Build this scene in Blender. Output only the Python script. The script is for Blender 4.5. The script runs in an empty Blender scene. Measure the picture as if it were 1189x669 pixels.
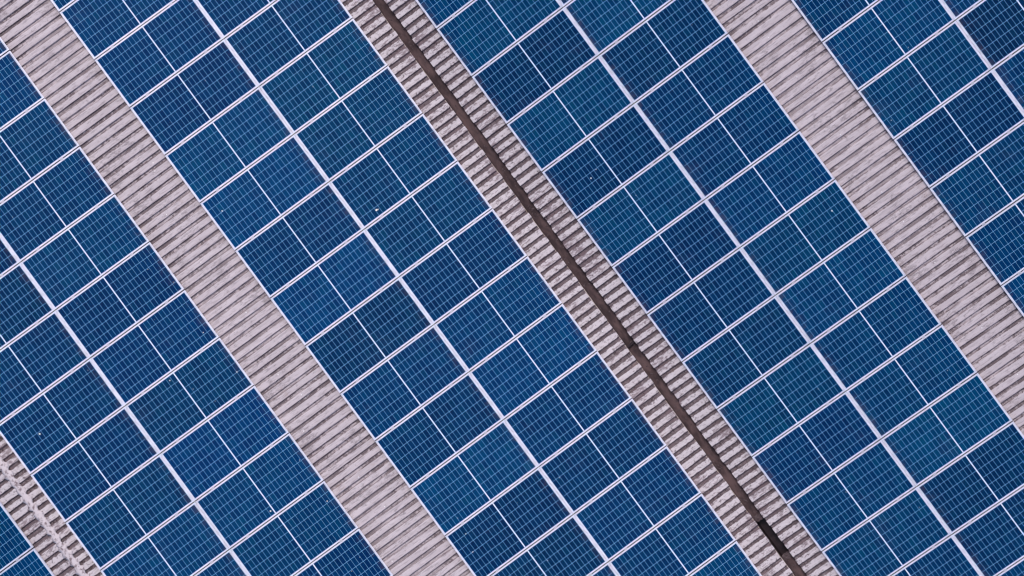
import bpy, bmesh, math, random
from mathutils import Vector, Matrix, noise as mnoise
R = math.radians
rnd = random.Random(7)
S = bpy.context.scene
C = S.collection

# ------------------------------------------------------------------ camera, sky, sun, exposure
cam_d = bpy.data.cameras.new('camera'); cam = bpy.data.objects.new('camera', cam_d); C.objects.link(cam)
cam.rotation_mode = 'XYZ'
cam.location = (4.57308, -2.84695, 51.56845)
cam.rotation_euler = (-0.07679524, 0.07890525, -0.63581923)
cam_d.sensor_width = 36.0
cam_d.lens = 36.0 * 3500.0 / 1189.0
cam_d.clip_end = 2000
S.camera = cam

SUN_EL = 58.0
sun_vec = Vector((.42, .80, 0)).normalized() * math.cos(R(SUN_EL)); sun_vec.z = math.sin(R(SUN_EL))
w = bpy.data.worlds.new('World'); S.world = w; w.use_nodes = True
wn = w.node_tree; sky = wn.nodes.new('ShaderNodeTexSky'); sky.sky_type = 'NISHITA'; sky.sun_disc = False
sky.sun_elevation = R(SUN_EL); sky.sun_rotation = math.atan2(sun_vec.x, sun_vec.y)
sky.dust_density = 3.0; sky.air_density = 0.8; sky.ozone_density = 1.0
wn.links.new(sky.outputs[0], wn.nodes['Background'].inputs[0]); wn.nodes['Background'].inputs[1].default_value = 0.14
sd = bpy.data.lights.new('sun', 'SUN'); sd.energy = 1.75; sd.angle = R(20); sd.color = (1.0, .93, .86)
so = bpy.data.objects.new('sun', sd); C.objects.link(so)
so.rotation_euler = sun_vec.to_track_quat('Z', 'Y').to_euler()
S.cycles.filter_width = 1.25
S.view_settings.view_transform = 'Standard'; S.view_settings.look = 'None'
S.view_settings.gamma = 1.0; S.view_settings.exposure = 0.0; S.view_settings.use_curve_mapping = False

# ------------------------------------------------------------------ helpers
def add_box(bm, x0, x1, y0, y1, z0, z1):
    v = [bm.verts.new((x, y, z)) for x in (x0, x1) for y in (y0, y1) for z in (z0, z1)]
    for f in ((0,1,3,2), (4,6,7,5), (0,4,5,1), (2,3,7,6), (0,2,6,4), (1,5,7,3)):
        bm.faces.new([v[i] for i in f])
    return v

def obj(name, bm, mat, parent=None, bevel=0):
    if bevel:
        bmesh.ops.bevel(bm, geom=list(bm.edges), offset=bevel, segments=1, affect='EDGES', clamp_overlap=True)
    bmesh.ops.recalc_face_normals(bm, faces=list(bm.faces))
    me = bpy.data.meshes.new(name); bm.to_mesh(me); bm.free()
    me.materials.append(mat)
    o = bpy.data.objects.new(name, me); C.objects.link(o)
    if parent: o.parent = parent
    return o

def mat(name, col=(.5,.5,.5), rough=.5, metal=0.0, spec=.5):
    m = bpy.data.materials.new(name); m.use_nodes = True
    b = m.node_tree.nodes['Principled BSDF']
    b.inputs['Base Color'].default_value = (*col, 1); b.inputs['Roughness'].default_value = rough
    b.inputs['Metallic'].default_value = metal; b.inputs['Specular IOR Level'].default_value = spec
    return m, m.node_tree, b

class N:
    """tiny node-graph helper"""
    def __init__(s, nt): s.nt = nt
    def new(s, t, **k):
        n = s.nt.nodes.new(t)
        for a, b in k.items(): setattr(n, a, b)
        return n
    def put(s, sock, v):
        if isinstance(v, bpy.types.NodeSocket): s.nt.links.new(v, sock)
        else: sock.default_value = v
    def m(s, op, a, b=0.0, c=0.0):
        n = s.new('ShaderNodeMath', operation=op)
        s.put(n.inputs[0], a); s.put(n.inputs[1], b); s.put(n.inputs[2], c)
        return n.outputs[0]
    def ramp(s, v, lo, hi, a=0.0, b=1.0):
        n = s.new('ShaderNodeMapRange', interpolation_type='SMOOTHSTEP')
        for i, x in enumerate((v, lo, hi, a, b)): s.put(n.inputs[i], x)
        return n.outputs[0]
    def mix(s, f, a, b, mode='MIX'):
        n = s.new('ShaderNodeMix', data_type='RGBA', blend_type=mode)
        s.put(n.inputs[0], f)
        for i, x in ((6, a), (7, b)):
            s.put(n.inputs[i], x if isinstance(x, bpy.types.NodeSocket) else (*x, 1))
        return n.outputs[2]
    def noise(s, vec, scale, detail=3.0, rough=.55, dim='3D'):
        n = s.new('ShaderNodeTexNoise', noise_dimensions=dim)
        s.put(n.inputs['Vector'], vec); n.inputs['Scale'].default_value = scale
        n.inputs['Detail'].default_value = detail; n.inputs['Roughness'].default_value = rough
        return n.outputs['Fac']
    def vec(s, x, y, z=0.0):
        n = s.new('ShaderNodeCombineXYZ')
        for i, v in enumerate((x, y, z)): s.put(n.inputs[i], v)
        return n.outputs[0]

# ------------------------------------------------------------------ sizes
PITCH, LSTEP = 1.012, 1.998           # panel spacing along and across the slope
PL, PW = 1.993, 0.9950                 # panel length and width
TH = 0.1349486                        # roof pitch in radians
RIDGE = 9.90                          # slope distance from gutter to ridge
VAL = 0.086                           # sheet ends, distance from valley line
DROP = 0.082                          # panel face above sheet crowns

# ------------------------------------------------------------------ materials
def alu_material():
    m, nt, b = mat('anodised_aluminium', (.72,.72,.86), .38, .15)
    n = N(nt); oi = n.new('ShaderNodeTexCoord').outputs['Object']
    mp = n.new('ShaderNodeVectorMath', operation='MULTIPLY'); nt.links.new(oi, mp.inputs[0]); mp.inputs[1].default_value = (1, 1, 1)
    f = n.noise(mp.outputs[0], 9.0, 3)
    g = n.noise(mp.outputs[0], 60.0, 2)
    r = n.new('ShaderNodeObjectInfo').outputs['Random']
    col = n.mix(n.ramp(f, .35, .75), (.76,.76,.90), (.60,.59,.72))
    col = n.mix(n.ramp(g, .6, .78, 0, .25), col, (.40,.35,.38))
    nt.links.new(col, b.inputs['Base Color'])
    return m
M_ALU = alu_material()
M_RAIL, _, _ = mat('mill_aluminium', (.48,.47,.53), .45, .4)
M_GAP_SHADE, _, _ = mat('gap_shade_black', (.030,.026,.034), .8, 0, .2)  # near-black that paints the shade between neighbouring panels
M_CLAMP, _, _ = mat('clamp_metal', (.50,.50,.58), .35, .2)

def cell_material():
    m, nt, b = mat('solar_cells_under_glass', (.01,.05,.2), .22, 0.0, .05)
    n = N(nt)
    tc = n.new('ShaderNodeTexCoord'); sep = n.new('ShaderNodeSeparateXYZ'); nt.links.new(tc.outputs['Object'], sep.inputs[0])
    x, y = sep.outputs[0], sep.outputs[1]
    oi = n.new('ShaderNodeObjectInfo'); rand = oi.outputs['Random']
    ax = n.m('ABSOLUTE', x)
    HALF0, HALF1 = .0095, .9620        # cell field of each half along x
    CW = (HALF1 - HALF0) / 12.0
    HY = .4705; CH = 2 * HY / 6.0
    cx = n.m('DIVIDE', n.m('SUBTRACT', ax, HALF0), CW)
    cy = n.m('DIVIDE', n.m('ADD', y, HY), CH)
    fx = n.m('FRACT', cx); fy = n.m('FRACT', cy)
    dx = n.m('MULTIPLY', n.m('SUBTRACT', .5, n.m('ABSOLUTE', n.m('SUBTRACT', fx, .5))), CW)   # metres to the nearest cell edge
    dy = n.m('MULTIPLY', n.m('SUBTRACT', .5, n.m('ABSOLUTE', n.m('SUBTRACT', fy, .5))), CH)
    lx = n.m('LESS_THAN', dx, .0026); ly = n.m('LESS_THAN', dy, .0034)
    cham = n.m('LESS_THAN', n.m('ADD', dx, dy), .0065)
    gap = n.m('MAXIMUM', n.m('MAXIMUM', lx, ly), cham)
    # busbars: thin printed lines running along x within each row of cells
    bb = n.m('FRACT', n.m('MULTIPLY', fy, 5.0))
    bus = n.m('LESS_THAN', n.m('ABSOLUTE', n.m('SUBTRACT', bb, .5)), .022)
    # outside the fields: white backsheet
    out = n.m('MAXIMUM', n.m('LESS_THAN', ax, HALF0), n.m('MAXIMUM', n.m('GREATER_THAN', ax, HALF1), n.m('GREATER_THAN', n.m('ABSOLUTE', y), HY)))
    wn_ = n.new('ShaderNodeTexWhiteNoise', noise_dimensions='4D')
    nt.links.new(n.vec(n.m('FLOOR', cx), n.m('FLOOR', cy), n.m('SIGN', x)), wn_.inputs['Vector'])
    nt.links.new(n.m('MULTIPLY', rand, 71.3), wn_.inputs['W'])
    cr = wn_.outputs['Value']
    wn2 = n.new('ShaderNodeTexWhiteNoise', noise_dimensions='4D')
    nt.links.new(n.vec(n.m('FLOOR', cx), n.m('FLOOR', cy), n.m('SIGN', x)), wn2.inputs['Vector'])
    nt.links.new(n.m('MULTIPLY', rand, 13.7), wn2.inputs['W'])
    base = n.new('ShaderNodeMix', data_type='RGBA', blend_type='MIX')
    col = oi.outputs['Color']
    c1 = n.mix(n.ramp(cr, 0, 1), col, n.mix(1.0, col, (.62,.70,.82), 'MULTIPLY'))
    c2 = n.mix(n.ramp(wn2.outputs['Value'], .72, 1.0, 0, .35), c1, n.mix(1.0, col, (1.0,1.5,1.05), 'MULTIPLY'))
    # soft unevenness across the panel (polycrystalline grain and a film of dust)
    pos = n.new('ShaderNodeVectorMath', operation='ADD'); nt.links.new(tc.outputs['Object'], pos.inputs[0])
    nt.links.new(n.vec(n.m('MULTIPLY', rand, 57.0), n.m('MULTIPLY', rand, 91.0), 0.0), pos.inputs[1])
    big = n.noise(pos.outputs[0], 2.2, 2)
    fine = n.noise(pos.outputs[0], 34.0, 3, .7)
    c3 = n.mix(n.ramp(big, .3, .7, 0, .5), c2, n.mix(1.0, c2, (.6,.66,.76), 'MULTIPLY'))
    c3 = n.mix(n.ramp(fine, .45, .8, 0, .35), c3, (.001,.085,.23))
    c4 = n.mix(n.m('MULTIPLY', bus, .10), c3, (.01,.20,.42))
    c5 = n.mix(n.m('MULTIPLY', gap, .85), c4, (.19,.43,.75))
    c6 = n.mix(out, c5, (.66,.72,.88))
    # dirt collects at the downhill (+x) edge and along frames
    dn = n.noise(pos.outputs[0], 7.0, 4, .65)
    e = n.m('MULTIPLY', n.ramp(x, .80, .985), n.ramp(dn, .38, .68))
    ey = n.m('MULTIPLY', n.ramp(n.m('ABSOLUTE', y), .455, .485), n.ramp(dn, .35, .65, 0, .45))
    c7 = n.mix(n.m('MULTIPLY', n.m('MAXIMUM', e, ey), .42), c6, (.10,.075,.095))
    st = n.noise(pos.outputs[0], 1.4, 5, .6)
    c8 = n.mix(n.ramp(st, .56, .78, 0, .05), c7, (.22,.20,.26))
    nt.links.new(c8, b.inputs['Base Color'])
    nt.links.new(n.ramp(dn, .3, .8, .12, .34), b.inputs['Roughness'])
    return m
M_CELL = cell_material()

def roof_material():
    m, nt, b = mat('weathered_roof_sheet', (.4,.35,.38), .75, 0.0, .25)
    n = N(nt)
    tc = n.new('ShaderNodeTexCoord'); sep = n.new('ShaderNodeSeparateXYZ'); nt.links.new(tc.outputs['Object'], sep.inputs[0])
    x, y, z = sep.outputs
    at = n.new('ShaderNodeAttribute', attribute_name='pan'); pan = at.outputs['Fac']
    t = n.m('ABSOLUTE', x)
    streak = n.noise(n.vec(n.m('MULTIPLY', x, 1.5), n.m('MULTIPLY', y, 9.0), 0.0), 1.0, 5, .62)
    streak2 = n.noise(n.vec(n.m('MULTIPLY', x, 5.0), n.m('MULTIPLY', y, 34.0), 3.0), 1.0, 4, .6)
    blot = n.noise(n.vec(x, y, 1.0), 16.0, 5, .68)
    blot2 = n.noise(n.vec(x, y, 6.0), 48.0, 4, .7)
    patch = n.noise(n.vec(n.m('MULTIPLY', x, .8), y, 5.0), .7, 3)
    c = n.mix(n.ramp(streak, .3, .7), (.625,.555,.60), (.50,.438,.475))
    c = n.mix(n.ramp(patch, .35, .65, 0, .4), c, (.52,.46,.50))
    c = n.mix(n.ramp(streak2, .50, .68, 0, .6), c, (.28,.23,.265))
    c = n.mix(n.ramp(blot, .56, .72, 0, .5), c, (.22,.17,.19))
    c = n.mix(n.ramp(blot2, .62, .8, 0, .30), c, (.60,.52,.55))
    # dirt in the pans, heavy next to gutter and ridge
    near = n.m('MAXIMUM', n.ramp(t, 1.0, .55), n.ramp(t, RIDGE - 1.1, RIDGE - .55))
    d1 = n.ramp(n.m('ADD', n.m('MULTIPLY', streak, .55), n.m('MULTIPLY', blot, .45)), .465, .515)
    d2 = n.ramp(n.m('ADD', n.m('MULTIPLY', streak2, .35), n.m('MULTIPLY', blot, .65)), .36, .52, .68, 1.0)
    dd = n.m('ADD', n.m('MULTIPLY', n.m('SUBTRACT', 1.0, near), n.m('MAXIMUM', n.m('MULTIPLY', n.ramp(pan, .35, .95, .18, .82), n.ramp(streak2, .34, .58, .10, .9)), n.m('MULTIPLY', n.m('MULTIPLY', d1, n.ramp(patch, .38, .54, .45, 1.0)), n.ramp(blot2, .36, .5, .45, 1.0)))), n.m('MULTIPLY', near, d2))
    dirt = n.mix(n.ramp(blot2, .35, .7), (.080,.056,.066), (.165,.125,.142))
    pe = n.ramp(n.m('ADD', pan, n.m('MULTIPLY', near, n.m('MULTIPLY', n.m('SUBTRACT', blot, .46), 1.5))), .10, .34)
    c = n.mix(n.m('MULTIPLY', n.m('MULTIPLY', dd, pe), .92), c, dirt)
    # spatter on crowns near gutter
    stk = n.noise(n.vec(n.m('MULTIPLY', x, 9.0), n.m('MULTIPLY', y, 26.0), 8.0), 1.0, 5, .7)
    big_ = n.noise(n.vec(x, y, 21.0), 2.1, 3)
    sp = n.m('MULTIPLY', near, n.ramp(n.m('ADD', n.m('MULTIPLY', stk, .6), n.m('MULTIPLY', big_, .4)), .51, .58, 0, .75))
    crown = n.m('SUBTRACT', 1.0, pe)
    c = n.mix(n.m('MULTIPLY', n.m('MULTIPLY', near, crown), .30), c, (.74,.69,.72))
    c = n.mix(n.m('MULTIPLY', n.m('SUBTRACT', 1.0, near), n.m('MULTIPLY', n.ramp(n.m('ADD', n.m('MULTIPLY', stk, .55), n.m('MULTIPLY', big_, .45)), .53, .60), n.ramp(blot2, .38, .56, .1, .75))), c, (.22,.185,.205))
    c = n.mix(sp, c, (.19,.135,.155))
    rust = n.ramp(n.noise(n.vec(x, y, 11.0), 3.3, 5, .7), .60, .74, 0, .28)
    c = n.mix(rust, c, (.33,.22,.19))
    nt.links.new(c, b.inputs['Base Color'])
    bp = n.new('ShaderNodeBump'); bp.inputs['Strength'].default_value = .5; bp.inputs['Distance'].default_value = .006
    nt.links.new(blot2, bp.inputs['Height']); nt.links.new(bp.outputs[0], b.inputs['Normal'])
    return m
M_ROOF = roof_material()

def noisy(name, a, b_, scale, rough=.8, stretch=(1,1,1), lo=.35, hi=.7, bump=.4):
    m, nt, b = mat(name, a, rough, 0, .3)
    n = N(nt); tc = n.new('ShaderNodeTexCoord').outputs['Object']
    mp = n.new('ShaderNodeVectorMath', operation='MULTIPLY'); nt.links.new(tc, mp.inputs[0]); mp.inputs[1].default_value = stretch
    f = n.noise(mp.outputs[0], scale, 5, .65)
    nt.links.new(n.mix(n.ramp(f, lo, hi), a, b_), b.inputs['Base Color'])
    bp = n.new('ShaderNodeBump'); bp.inputs['Strength'].default_value = bump; bp.inputs['Distance'].default_value = .01
    nt.links.new(f, bp.inputs['Height']); nt.links.new(bp.outputs[0], b.inputs['Normal'])
    return m
M_RIDGE = noisy('ridge_sheet', (.64,.57,.61), (.24,.185,.205), 15.0, .8, lo=.50, hi=.64)
M_GUTTER = noisy('silted_gutter', (.125,.080,.084), (.040,.026,.031), 4.0, .85, (1.5,.6,1), .30, .66)
M_WET = noisy('wet_outlet', (.016,.009,.013), (.045,.028,.034), 9.0, .35)
M_LIP = noisy('gutter_lip', (.50,.42,.40), (.26,.20,.17), 7.0, .7, (1,.6,1))
M_SILT = noisy('silt_and_moss', (.070,.048,.056), (.13,.098,.108), 20.0, .95)
M_WALL = noisy('rendered_wall', (.42,.40,.37), (.36,.34,.31), 2.0, .9)
M_GROUND = noisy('yard_ground', (.16,.155,.15), (.22,.21,.20), .3, .95)
M_SCREW, _, _ = mat('screw_washer', (.82,.80,.82), .4, .2)
M_DROP, _, _ = mat('dried_dropping', (.80,.80,.78), .8)
M_WIN, _, _ = mat('window_glass', (.03,.04,.05), .1)

# ------------------------------------------------------------------ ground and building
bm = bmesh.new(); bmesh.ops.create_grid(bm, x_segments=2, y_segments=2, size=600)
g = obj('ground', bm, M_GROUND); g.location = (0, 0, -8.5); g['kind'] = 'structure'

B = bpy.data.objects.new('factory_building', None); C.objects.link(B)
B.location = (0, 0, -8.5)
B['label'] = 'large factory roof of weathered pinkish grey corrugated sheets under the solar arrays'
B['category'] = 'building'
Y0, Y1 = -30.0, 24.0
ZB = 8.5     # height of the valley above the building's base

RIB = PITCH / 6.0                     # corrugation spacing
def corrugated(length_a, length_b, sgn, phase):
    """sheet in slope coordinates: x is the signed distance from the valley, y runs along the building"""
    bm = bmesh.new(); lay = bm.verts.layers.float.new('pan')
    # x stations, denser where the photo shows them
    xs = [length_a + .0]
    q = length_a
    while q < length_b - .2: q += (.09 if q < .75 or q > RIDGE - 1.0 else .30); xs.append(q)
    xs[-1] = length_b
    n0 = int((Y0 - phase) / RIB); n1 = int((Y1 - phase) / RIB)
    rows = []
    for k in range(n0, n1):
        y = phase + k * RIB
        rr = random.Random(k * 31 + (7 if sgn > 0 else 3))
        cw = .049 + rr.uniform(-.006, .007)        # half width of the crown
        wl, wr = rr.choice((.006,.010,.014,.018,.024)), rr.choice((.005,.009,.014,.020))
        lift = rr.uniform(-.003, .002)
        endj = rr.uniform(-.010, .010)
        for dy, h, p in ((-RIB / 2, -.037, .35), (-cw - wl - .004, -.038, .9), (-cw - wl, -.037, 1.0), (-cw, lift, 0.2), (-cw + .014, lift + .002, 0.0), (cw - .014, lift + .002, 0.0), (cw, lift, 0.2), (cw + wr, -.037, 1.0), (cw + wr + .004, -.038, .9)):
            rows.append((y, dy, h, p, endj, k))
    prev = None
    for (y, dy, h, p, endj, k) in rows:
        line = []
        for i, x in enumerate(xs):
            wob = .0035 * mnoise.noise(Vector((x * .8, k * 1.7, 2.0))) + .0025 * mnoise.noise(Vector((x * 4.0, y * 9 + dy * 40, 2.0)))
            xx = x + (endj if i == 0 else 0)
            v = bm.verts.new((sgn * xx, y + dy + wob, h)); v[lay] = p
            line.append(v)
        if prev:
            for i in range(len(xs) - 1):
                bm.faces.new((prev[i], prev[i+1], line[i+1], line[i]))
        prev = line
    # turned-down sheet thickness at the gutter end
    return bm

def slope_frame(sgn, name):
    return None

def place_slope(o, sgn, x=0.0, z=0.0):
    o.rotation_euler = (0, R(0) + (TH if sgn < 0 else -TH), 0)
    o.location = (x, 0, z)

cosT, sinT = math.cos(TH), math.sin(TH)
# normal offset so that crowns lie DROP below the panel faces (whose plane passes through the valley line z=0)
for sgn in (-1, 1):
    bm = corrugated(VAL, RIDGE - .004, sgn, .11 if sgn > 0 else .065)
    o = obj('roof_sheet', bm, M_ROOF, B)
    o['label'] = 'corrugated sheet slope left of the gutter' if sgn < 0 else 'corrugated sheet slope right of the gutter'
    place_slope(o, sgn, 0, ZB - DROP)
    sm = o.modifiers.new('sheet', 'SOLIDIFY'); sm.thickness = .0025; sm.offset = -1
# slopes beyond both ridges (the same profile seen from the next valley)
XR = RIDGE * cosT; ZR = RIDGE * sinT
for sgn in (-1, 1):
    bm = corrugated(VAL, RIDGE - .004, -sgn, .11 if sgn < 0 else .065)
    o = obj('roof_sheet', bm, M_ROOF, B)
    o['label'] = 'corrugated sheet slope beyond the ridge cap' if sgn < 0 else 'corrugated sheet slope at the far right edge'
    place_slope(o, -sgn, 2 * XR * sgn, ZB - DROP)
    sm = o.modifiers.new('sheet', 'SOLIDIFY'); sm.thickness = .0025; sm.offset = -1

# ridge caps: folded sheet with tongues that close the crowns
def ridge_cap():
    bm = bmesh.new()
    rr = random.Random(5)
    n0 = int((Y0 - .065) / RIB); n1 = int((Y1 - .065) / RIB)
    sub = 10
    prev = None
    for k in range(n0 * sub, n1 * sub):
        y = .065 + k * RIB / sub
        ph = (k % sub) / sub
        tongue = .5 + .5 * math.cos(2 * math.pi * ph)
        nz = mnoise.noise(Vector((y * 3.1, 0, 0))); nz2 = mnoise.noise(Vector((y * 3.7, 9, 0)))
        hf = mnoise.noise(Vector((y * 17, 4, 0))); hg = mnoise.noise(Vector((y * 17, 14, 0)))
        a = .055 + .030 * tongue + .045 * nz + .030 * hf
        b = .055 + .030 * tongue + .045 * nz2 + .030 * hg
        line = []
        for sx, drop in ((-a, .014), (-.035, .002), (-.014, 0), (.014, 0), (.035, .002), (b, .014)):
            zz = -abs(sx) * math.tan(TH) - drop + .018 + .003 * mnoise.noise(Vector((y * 5, sx * 30, 1)))
            line.append(bm.verts.new((sx, y, zz)))
        if prev:
            for i in range(5): bm.faces.new((prev[i], prev[i+1], line[i+1], line[i]))
        prev = line
    return bm
for sgn in (-1, 1):
    o = obj('ridge_cap', ridge_cap(), M_RIDGE, B)
    o.location = (sgn * XR, 0, ZB - DROP + ZR + .004)
    sm = o.modifiers.new('sheet', 'SOLIDIFY'); sm.thickness = .003; sm.offset = -1
    for p in o.data.polygons: p.use_smooth = True

# gutter: a U channel with folded lips, broken by the outlet
GZ = ZB - DROP - .035                 # just below the sheet ends
OUT0, OUT1 = -10.15, -9.36            # outlet along y
def channel(y0, y1, depth):
    bm = bmesh.new()
    n = max(2, int((y1 - y0) / .35))
    prof = [(-.155, .012), (-.150, -.004), (-.088, -.012), (-.082, -depth), (.098, -depth), (.104, -.012), (.150, -.004), (.155, .012)]
    prev = None
    for i in range(n + 1):
        y = y0 + (y1 - y0) * i / n
        line = [bm.verts.new((x + .004 * mnoise.noise(Vector((y * 1.3, j, 0))), y, z + .004 * mnoise.noise(Vector((y * 1.1, j, 5))))) for j, (x, z) in enumerate(prof)]
        if prev:
            for j in range(len(prof) - 1): bm.faces.new((prev[j], prev[j+1], line[j+1], line[j]))
        prev = line
    return bm
for (a, b_) in ((Y0, OUT0), (OUT1, Y1)):
    o = obj('gutter', channel(a, b_, .075), M_GUTTER, B); o.location = (0, 0, GZ)
    sm = o.modifiers.new('sheet', 'SOLIDIFY'); sm.thickness = .002; sm.offset = 1
# outlet sump: a deep wet box
bm = bmesh.new()
x0, x1, dz = -.080, .096, -.22
orr = random.Random(3); ring = []
for (xa, ya, xb, yb, nn) in ((x0, OUT0, x1, OUT0, 6), (x1, OUT0, x1, OUT1, 1), (x1, OUT1, x0, OUT1, 6), (x0, OUT1, x0, OUT0, 1)):
    for q in range(nn):
        f = q / nn; jj = orr.uniform(-.03, .03) if nn > 1 and q else 0
        ring.append((xa + (xb - xa) * f, ya + (yb - ya) * f + jj))
tops = [bm.verts.new((x, y, -.070)) for x, y in ring]; bots = [bm.verts.new((x * .8, y, dz)) for x, y in ring]
for q in range(len(ring)):
    k = (q + 1) % len(ring); bm.faces.new((tops[q], tops[k], bots[k], bots[q]))
bm.faces.new(bots)
# side walls carry on above the hole
for xx in (x0, x1):
    bm.faces.new([bm.verts.new(p) for p in ((xx, OUT0, -.070), (xx, OUT1, -.070), (xx, OUT1, -.010), (xx, OUT0, -.010))])
o = obj('gutter_outlet', bm, M_WET, B); o.location = (0, 0, GZ)
# pale lip strips on the left side
bm = bmesh.new(); prev = None
for i in range(int((Y1 - Y0) / .06)):
    y = Y0 + i * .06
    j = .005 * mnoise.noise(Vector((y * 2.3, 0, 3))) + .003 * mnoise.noise(Vector((y * 9, 0, 3)))
    line = [bm.verts.new((x + j, y, z)) for x, z in ((-.0995, 0), (-.0995, .010), (-.087, .010), (-.087, -.008))]
    if prev:
        for k in range(3): bm.faces.new((prev[k], prev[k+1], line[k+1], line[k]))
    prev = line
o = obj('gutter_lip', bm, M_LIP, B); o.location = (0, 0, GZ + .004)
# gutter joint brackets
for y in (-5.62, 4.4, -15.6):
    bm = bmesh.new(); add_box(bm, -.084, .1, -.02, .02, -.004, .004); add_box(bm, -.084, .1, -.004, .004, -.07, -.004)
    o = obj('gutter_bracket', bm, M_WET, B); o.location = (0, y, GZ - .022); o.rotation_euler = (0, 0, .12)

# walls with windows (out of the photograph, below the eaves)
XE = 2 * XR + .1
bm = bmesh.new()
for (xa, xb, ya, yb) in ((-XE, XE, Y0 + .3, Y0 + .55), (-XE, XE, Y1 - .75, Y1 - .5), (-XE, -XE + .25, Y0 + .55, Y1 - .75), (XE - .25, XE, Y0 + .55, Y1 - .75)):
    add_box(bm, xa, xb, ya, yb, 0, ZB - .35)
obj('wall', bm, M_WALL, B)
for side in (Y0 + .3, Y1 - .5):       # gable infill that follows the slopes
    bm = bmesh.new()
    pts = [(-XE, ZB - .35)] + [(-2*XR, ZB - .3), (-XR, ZB + ZR - .25), (0, ZB - .3), (XR, ZB + ZR - .25), (2*XR, ZB - .3)] + [(XE, ZB - .35)]
    a = [bm.verts.new((x, side - .12, z + .001)) for x, z in pts]; b_ = [bm.verts.new((x, side + .12, z + .001)) for x, z in pts]
    bm.faces.new(a); bm.faces.new(b_)
    for i in range(len(pts)):
        j = (i + 1) % len(pts); bm.faces.new((a[i], a[j], b_[j], b_[i]))
    obj('gable', bm, M_WALL, B)

# ------------------------------------------------------------------ solar panels
def make_panel():
    root = bpy.data.objects.new('solar_panel', None); C.objects.link(root)
    fw = .0215; h = .035
    bm = bmesh.new()
    X, Y = PL / 2, PW / 2
    add_box(bm, -X, X, Y - fw, Y, -h, 0); add_box(bm, -X, X, -Y, -Y + fw, -h, 0)
    add_box(bm, -X, -X + fw, -Y + fw, Y - fw, -h, -.0004); add_box(bm, X - fw, X, -Y + fw, Y - fw, -h, -.0004)
    obj('frame', bm, M_ALU, root, bevel=.0015)
    bm = bmesh.new(); add_box(bm, -X + fw - .003, X - fw + .003, -Y + fw - .003, Y - fw + .003, -.008, -.0035)
    obj('glass', bm, M_CELL, root)
    for sx in (-1, 1):
        bm = bmesh.new()
        gy = Y + (PITCH - PW) / 2
        add_box(bm, sx * .62 - .022, sx * .62 + .022, gy - .017, gy + .017, .0005, .0045)
        add_box(bm, sx * .62 - .03, sx * .62 + .03, gy - .007, gy + .007, -.007, .0005)
        bmesh.ops.create_cone(bm, cap_ends=True, segments=6, radius1=.0065, radius2=.006, depth=.006, matrix=Matrix.Translation((sx * .62, gy, .0075)))
        obj('mid_clamp', bm, M_CLAMP, root)
    bm = bmesh.new()                    # added black strip standing in for shade in the slot to the next panel
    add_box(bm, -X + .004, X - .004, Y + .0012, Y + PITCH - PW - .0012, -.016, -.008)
    obj('gap_shade_strip', bm, M_GAP_SHADE, root)
    return root
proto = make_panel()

used = [False]
def copy_thing(o):
    r = o.copy(); C.objects.link(r)
    for ch in o.children:
        c = ch.copy(); C.objects.link(c); c.parent = r
    return r

ORD = ['topmost','second from top','third from top','fourth from top','fifth from top','sixth from top','seventh from top','eighth from top','ninth from top','tenth from top','eleventh from top','twelfth from top','thirteenth from top','fourteenth from top','fifteenth from top','sixteenth from top']
ARR = {  # t0, y0, rotation in the slope plane
 'A': (-9.56909, 4.75141, -.00432), 'B': (-4.51461, 4.76086, -.00033), 'C': (.52751, .71393, .00195), 'D': (5.70791, -3.36134, .00182)}
COLS = [('A',0,2,9,'column right of the ridge cap'),('A',1,-1,10,'column left of the left bare strip'),
        ('B',0,-1,13,'column right of the left bare strip'),('B',1,1,14,'column left of the gutter'),
        ('C',0,-1,12,'column right of the gutter'),('C',1,0,13,'column left of the right bare strip'),
        ('D',0,-1,5,'column right of the right bare strip'),('D',1,0,2,'column in the upper right corner')]
# tone of each panel as the photograph shows it: d navy, n normal, t teal, b bright blue (read from the top of each column)
TONE = {('A',0):'ddnndnnn', ('A',1):'nnnnndbnbnndn', ('B',0):'nnndtbnbdnbdtddn'.replace('bdt','dt'), ('B',1):'ntttntnnbndnnt', ('C',0):'ntdtdtdddtdttn', ('C',1):'ntdnnntnbntddn', ('D',0):'nntdnnn', ('D',1):'npn'}
BASE = {'n': (.0002,.0385,.130), 'd': (.0003,.0315,.112), 't': (.0001,.0455,.138), 'b': (.0001,.0415,.144), 'p': (.001,.024,.092)}
WORD = {'n':'blue','d':'navy','t':'teal','b':'bright blue','p':'violet'}
ROOTS = {}
SPECKED = {('A',0,5), ('B',1,5), ('C',0,3), ('C',1,6), ('A',1,8)}
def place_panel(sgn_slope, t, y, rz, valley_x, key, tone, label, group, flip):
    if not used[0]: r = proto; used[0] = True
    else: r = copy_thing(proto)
    th = -TH if sgn_slope > 0 else TH
    jt = rnd.uniform(-.002, .002); jy = rnd.uniform(-.0015, .0015)
    base = Matrix.Translation((valley_x, 0, 0)) @ Matrix.Rotation(th, 4, 'Y')
    loc = Matrix.Translation((t + jt, y + jy, rnd.uniform(-.002, .001))) @ Matrix.Rotation(rz + (math.pi if flip else 0) + rnd.uniform(-.0006, .0006), 4, 'Z') \
        @ Matrix.Rotation(rnd.uniform(-.003, .003), 4, 'X') @ Matrix.Rotation(rnd.uniform(-.0012, .0012), 4, 'Y')
    r.matrix_world = base @ loc
    c = BASE[tone]; k = rnd.uniform(.90, 1.12)
    for ch in r.children:
        if ch.name.startswith('glass'):
            ch.color = (c[0] * k * rnd.uniform(.7, 1.3), c[1] * k * rnd.uniform(.93, 1.08), c[2] * k, 1)
    r['label'] = label; r['category'] = 'solar panel'; r['group'] = group
    ROOTS[key] = r
    return r
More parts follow.
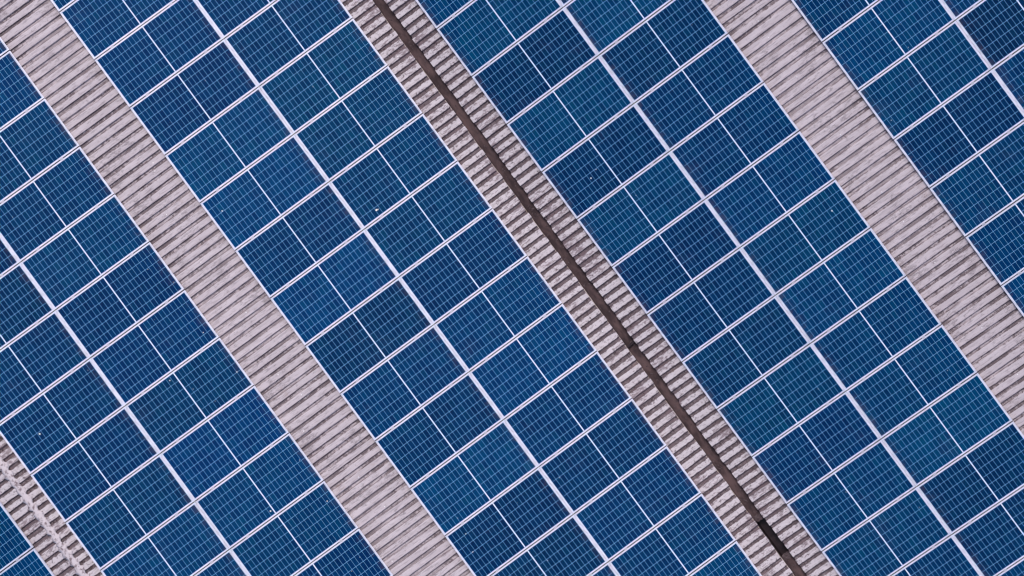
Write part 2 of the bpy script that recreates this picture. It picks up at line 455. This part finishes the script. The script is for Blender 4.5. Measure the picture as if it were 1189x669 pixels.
GROUP = 'solar panels fixed in rows on the corrugated roof'
for (a, j, r0, r1, desc) in COLS:
    t0, y0, ro = ARR[a]
    sg = -1 if a in 'AB' else 1
    for i, row in enumerate(range(r0, r1 + 1)):
        lx = (j + .5) * LSTEP; ly = -PITCH * (row + .5)
        t = t0 + lx * math.cos(ro) - ly * math.sin(ro); y = y0 + lx * math.sin(ro) + ly * math.cos(ro)
        tone = TONE[(a, j)][i]
        word = ('white-specked ' if (a, j, row) in SPECKED else '') + WORD[tone]
        place_panel(sg, t, y, ro, 0, (a, j, row), tone, '%s solar panel, %s in the %s' % (word, ORD[i], desc), GROUP, sg > 0)
# beyond the ridge, lower left corner
ZT = RIDGE + .0
Z_EDGE, Z_Y = .41, -2.36
for i in range(2):
    # slope of the next roof, valley at -2*XR, distances measured from that valley
    t = RIDGE - Z_EDGE - LSTEP / 2
    place_panel(1, t, Z_Y + PITCH * (.5 - i), 0, -2 * XR, ('Z', i), 'n', 'blue solar panel beyond ridge cap, %s in the bottom left corner' % ('upper one' if i == 0 else 'lower one'), GROUP, True)

# mounting rails under the panels, screwed to the crowns
def rail(sgn, t, ya, yb, vx=0):
    bm = bmesh.new(); add_box(bm, -.02, .02, ya, yb, -.0795, -.037)
    o = obj('mounting_rail', bm, M_RAIL, B)
    o.matrix_parent_inverse = Matrix.Identity(4)
    o.matrix_local = Matrix.Translation((vx, 0, ZB)) @ Matrix.Rotation(-TH if sgn > 0 else TH, 4, 'Y') @ Matrix.Translation((t, 0, 0))
for (a, j, r0, r1, desc) in COLS:
    t0, y0, ro = ARR[a]
    for s in (-.62, .62):
        rail(-1 if a in 'AB' else 1, t0 + (j + .5) * LSTEP + s, y0 - PITCH * (r1 + 1) + .03, y0 - PITCH * r0 - .03)
for s in (-.62, .62):
    rail(1, RIDGE - Z_EDGE - LSTEP / 2 + s, Z_Y - .98, Z_Y + .98, -2 * XR)

# ------------------------------------------------------------------ roof screws along the purlins of the bare strips
def slope_mat(sgn, t, y, h=0.0, vx=0.0):
    return Matrix.Translation((vx, 0, ZB - DROP)) @ Matrix.Rotation(-TH if sgn > 0 else TH, 4, 'Y') @ Matrix.Translation((t, y, h))
bm = bmesh.new()
bmesh.ops.create_cone(bm, cap_ends=True, segments=10, radius1=.012, radius2=.010, depth=.004, matrix=Matrix.Translation((0,0,.004)))
bmesh.ops.create_cone(bm, cap_ends=True, segments=6, radius1=.006, radius2=.005, depth=.007, matrix=Matrix.Translation((0,0,.0095)))
screw = obj('roof_screw', bm, M_SCREW, B)
first = True
spots = [(-5.19,-2.49),(-5.07,-3.0),(-4.76,1.78),(-5.51,-6.12),(-5.11,-.02),(-5.0,-1.32),(5.06,-2.41),(5.04,-2.76),(5.03,-3.63),(5.04,-3.98),(5.05,-4.83),
         (5.04,-5.99),(5.06,-7.53),(-5.41,-3.54),(-4.82,1.62),(5.07,-9.91),(5.04,-6.7),(-5.10,.9),(-5.12,-4.6),(-5.06,-5.4),(5.05,-8.8),(-.26,-5.23),(.39,-5.53),(-.45,-3.16),(-.3,.7),(.36,-8.3),(.42,2.1)]
spots = [(t_, round((y_ - (.11 if t_ > 0 else .065)) / RIB) * RIB + (.11 if t_ > 0 else .065) + rnd.uniform(-.03, .03)) for t_, y_ in spots]
for (tt, y) in spots:
    o = screw if first else screw.copy()
    if not first: C.objects.link(o)
    first = False
    o.parent = B; o.matrix_local = slope_mat(1 if tt > 0 else -1, tt, y, .0025)

# silt and moss lying in the pans beside gutter and ridge and along the gutter floor
bm = bmesh.new()
def clump(x, y, z, r):
    m = Matrix.Translation((x, y, z)) @ Matrix.Rotation(rnd.uniform(0, 6.28), 4, 'Z') @ Matrix.Diagonal((r * rnd.uniform(.8, 1.9), r * rnd.uniform(.5, .9), r * .35, 1))
    res = bmesh.ops.create_icosphere(bm, subdivisions=1, radius=1.0, matrix=m)
    for v in res['verts']: v.co += Vector((rnd.uniform(-1, 1), rnd.uniform(-1, 1), rnd.uniform(-.4, .4))) * r * .22
def sl(sgn, t, y, h, vx=0): return (slope_mat(sgn, t, y, h, vx) @ Vector((0, 0, 0))) - Vector((0, 0, 0))
for side, ph in ((-1, .065), (1, .11)):
    k0, k1 = int(-14 / RIB), int(8 / RIB)
    for k in range(k0, k1):
        y = ph + (k + .5) * RIB
        for q in range(rnd.choice((3, 5, 7, 10, 14))):
            t = side * rnd.uniform(.11, .62)
            p = sl(side, t, y + rnd.uniform(-.02, .02), -.032)
            clump(p.x, p.y, p.z, rnd.uniform(.005, .017))
for k in range(int(-6 / RIB), int(0 / RIB)):
    y = .065 + (k + .5) * RIB
    for q in range(rnd.choice((5, 8, 12))):
        t = -rnd.uniform(RIDGE - .4, RIDGE - .06)
        p = sl(-1, t, y + rnd.uniform(-.02, .02), -.032); clump(p.x, p.y, p.z, rnd.uniform(.008, .022))
for q in range(420):
    y = rnd.uniform(-14, 8)
    if OUT0 - .02 < y < OUT1 + .02: continue
    clump(rnd.uniform(-.07, .085), y, GZ - .074, rnd.uniform(.006, .022))
for yy, sg in ((OUT0, -1), (OUT1, 1)):          # silt washed up at both ends of the outlet
    for q in range(70):
        clump(rnd.uniform(-.07, .085), yy + sg * rnd.uniform(-.035, .07), GZ - .074, rnd.uniform(.008, .024))
o = obj('silt_clumps', bm, M_SILT, B); o['kind'] = 'stuff'

# ------------------------------------------------------------------ droppings on the glass (dirt that belongs to its panel)
def dropping(key, lx, ly, r):
    root = ROOTS[key]; rr = random.Random(int(lx * 1000) + 9)
    bm = bmesh.new(); n = 12
    ring = []; top = []
    for i in range(n):
        a = 2 * math.pi * i / n; q = r * rr.uniform(.7, 1.25)
        ring.append(bm.verts.new((math.cos(a) * q, math.sin(a) * q, 0))); top.append(bm.verts.new((math.cos(a) * q * .6, math.sin(a) * q * .6, .003)))
    for i in range(n): bm.faces.new((ring[i], ring[(i+1) % n], top[(i+1) % n], top[i]))
    bm.faces.new(top)
    o = obj('bird_dropping', bm, M_DROP, root); o.location = (lx, ly, -.0034)
DROPS = [(('A',0,5), -.453, -.038, .017), (('B',1,5), -.629, -.366, .020), (('B',1,5), -.600, -.372, .012), (('C',0,3), .369, .081, .014), (('C',0,3), .208, .015, .008),
         (('C',1,6), -.635, -.10, .014), (('A',1,8), -.05, -.39, .013), (('B',0,4), -.766, .169, .012), (('A',1,5), .824, -.277, .009), (('A',1,6), .888, -.151, .012),
         (('A',1,6), -.125, .406, .010), (('B',0,11), -.681, .321, .009), (('B',0,11), -.769, .001, .010), (('A',1,9), .834, .186, .010)]
for d_ in DROPS: dropping(*d_)
rs = random.Random(21); keys = [k for k in ROOTS if k[0] != 'Z']
for q in range(70):
    dropping(rs.choice(keys), rs.uniform(-.94, .94), rs.uniform(-.45, .45), rs.choice((.003, .004, .005, .006)))
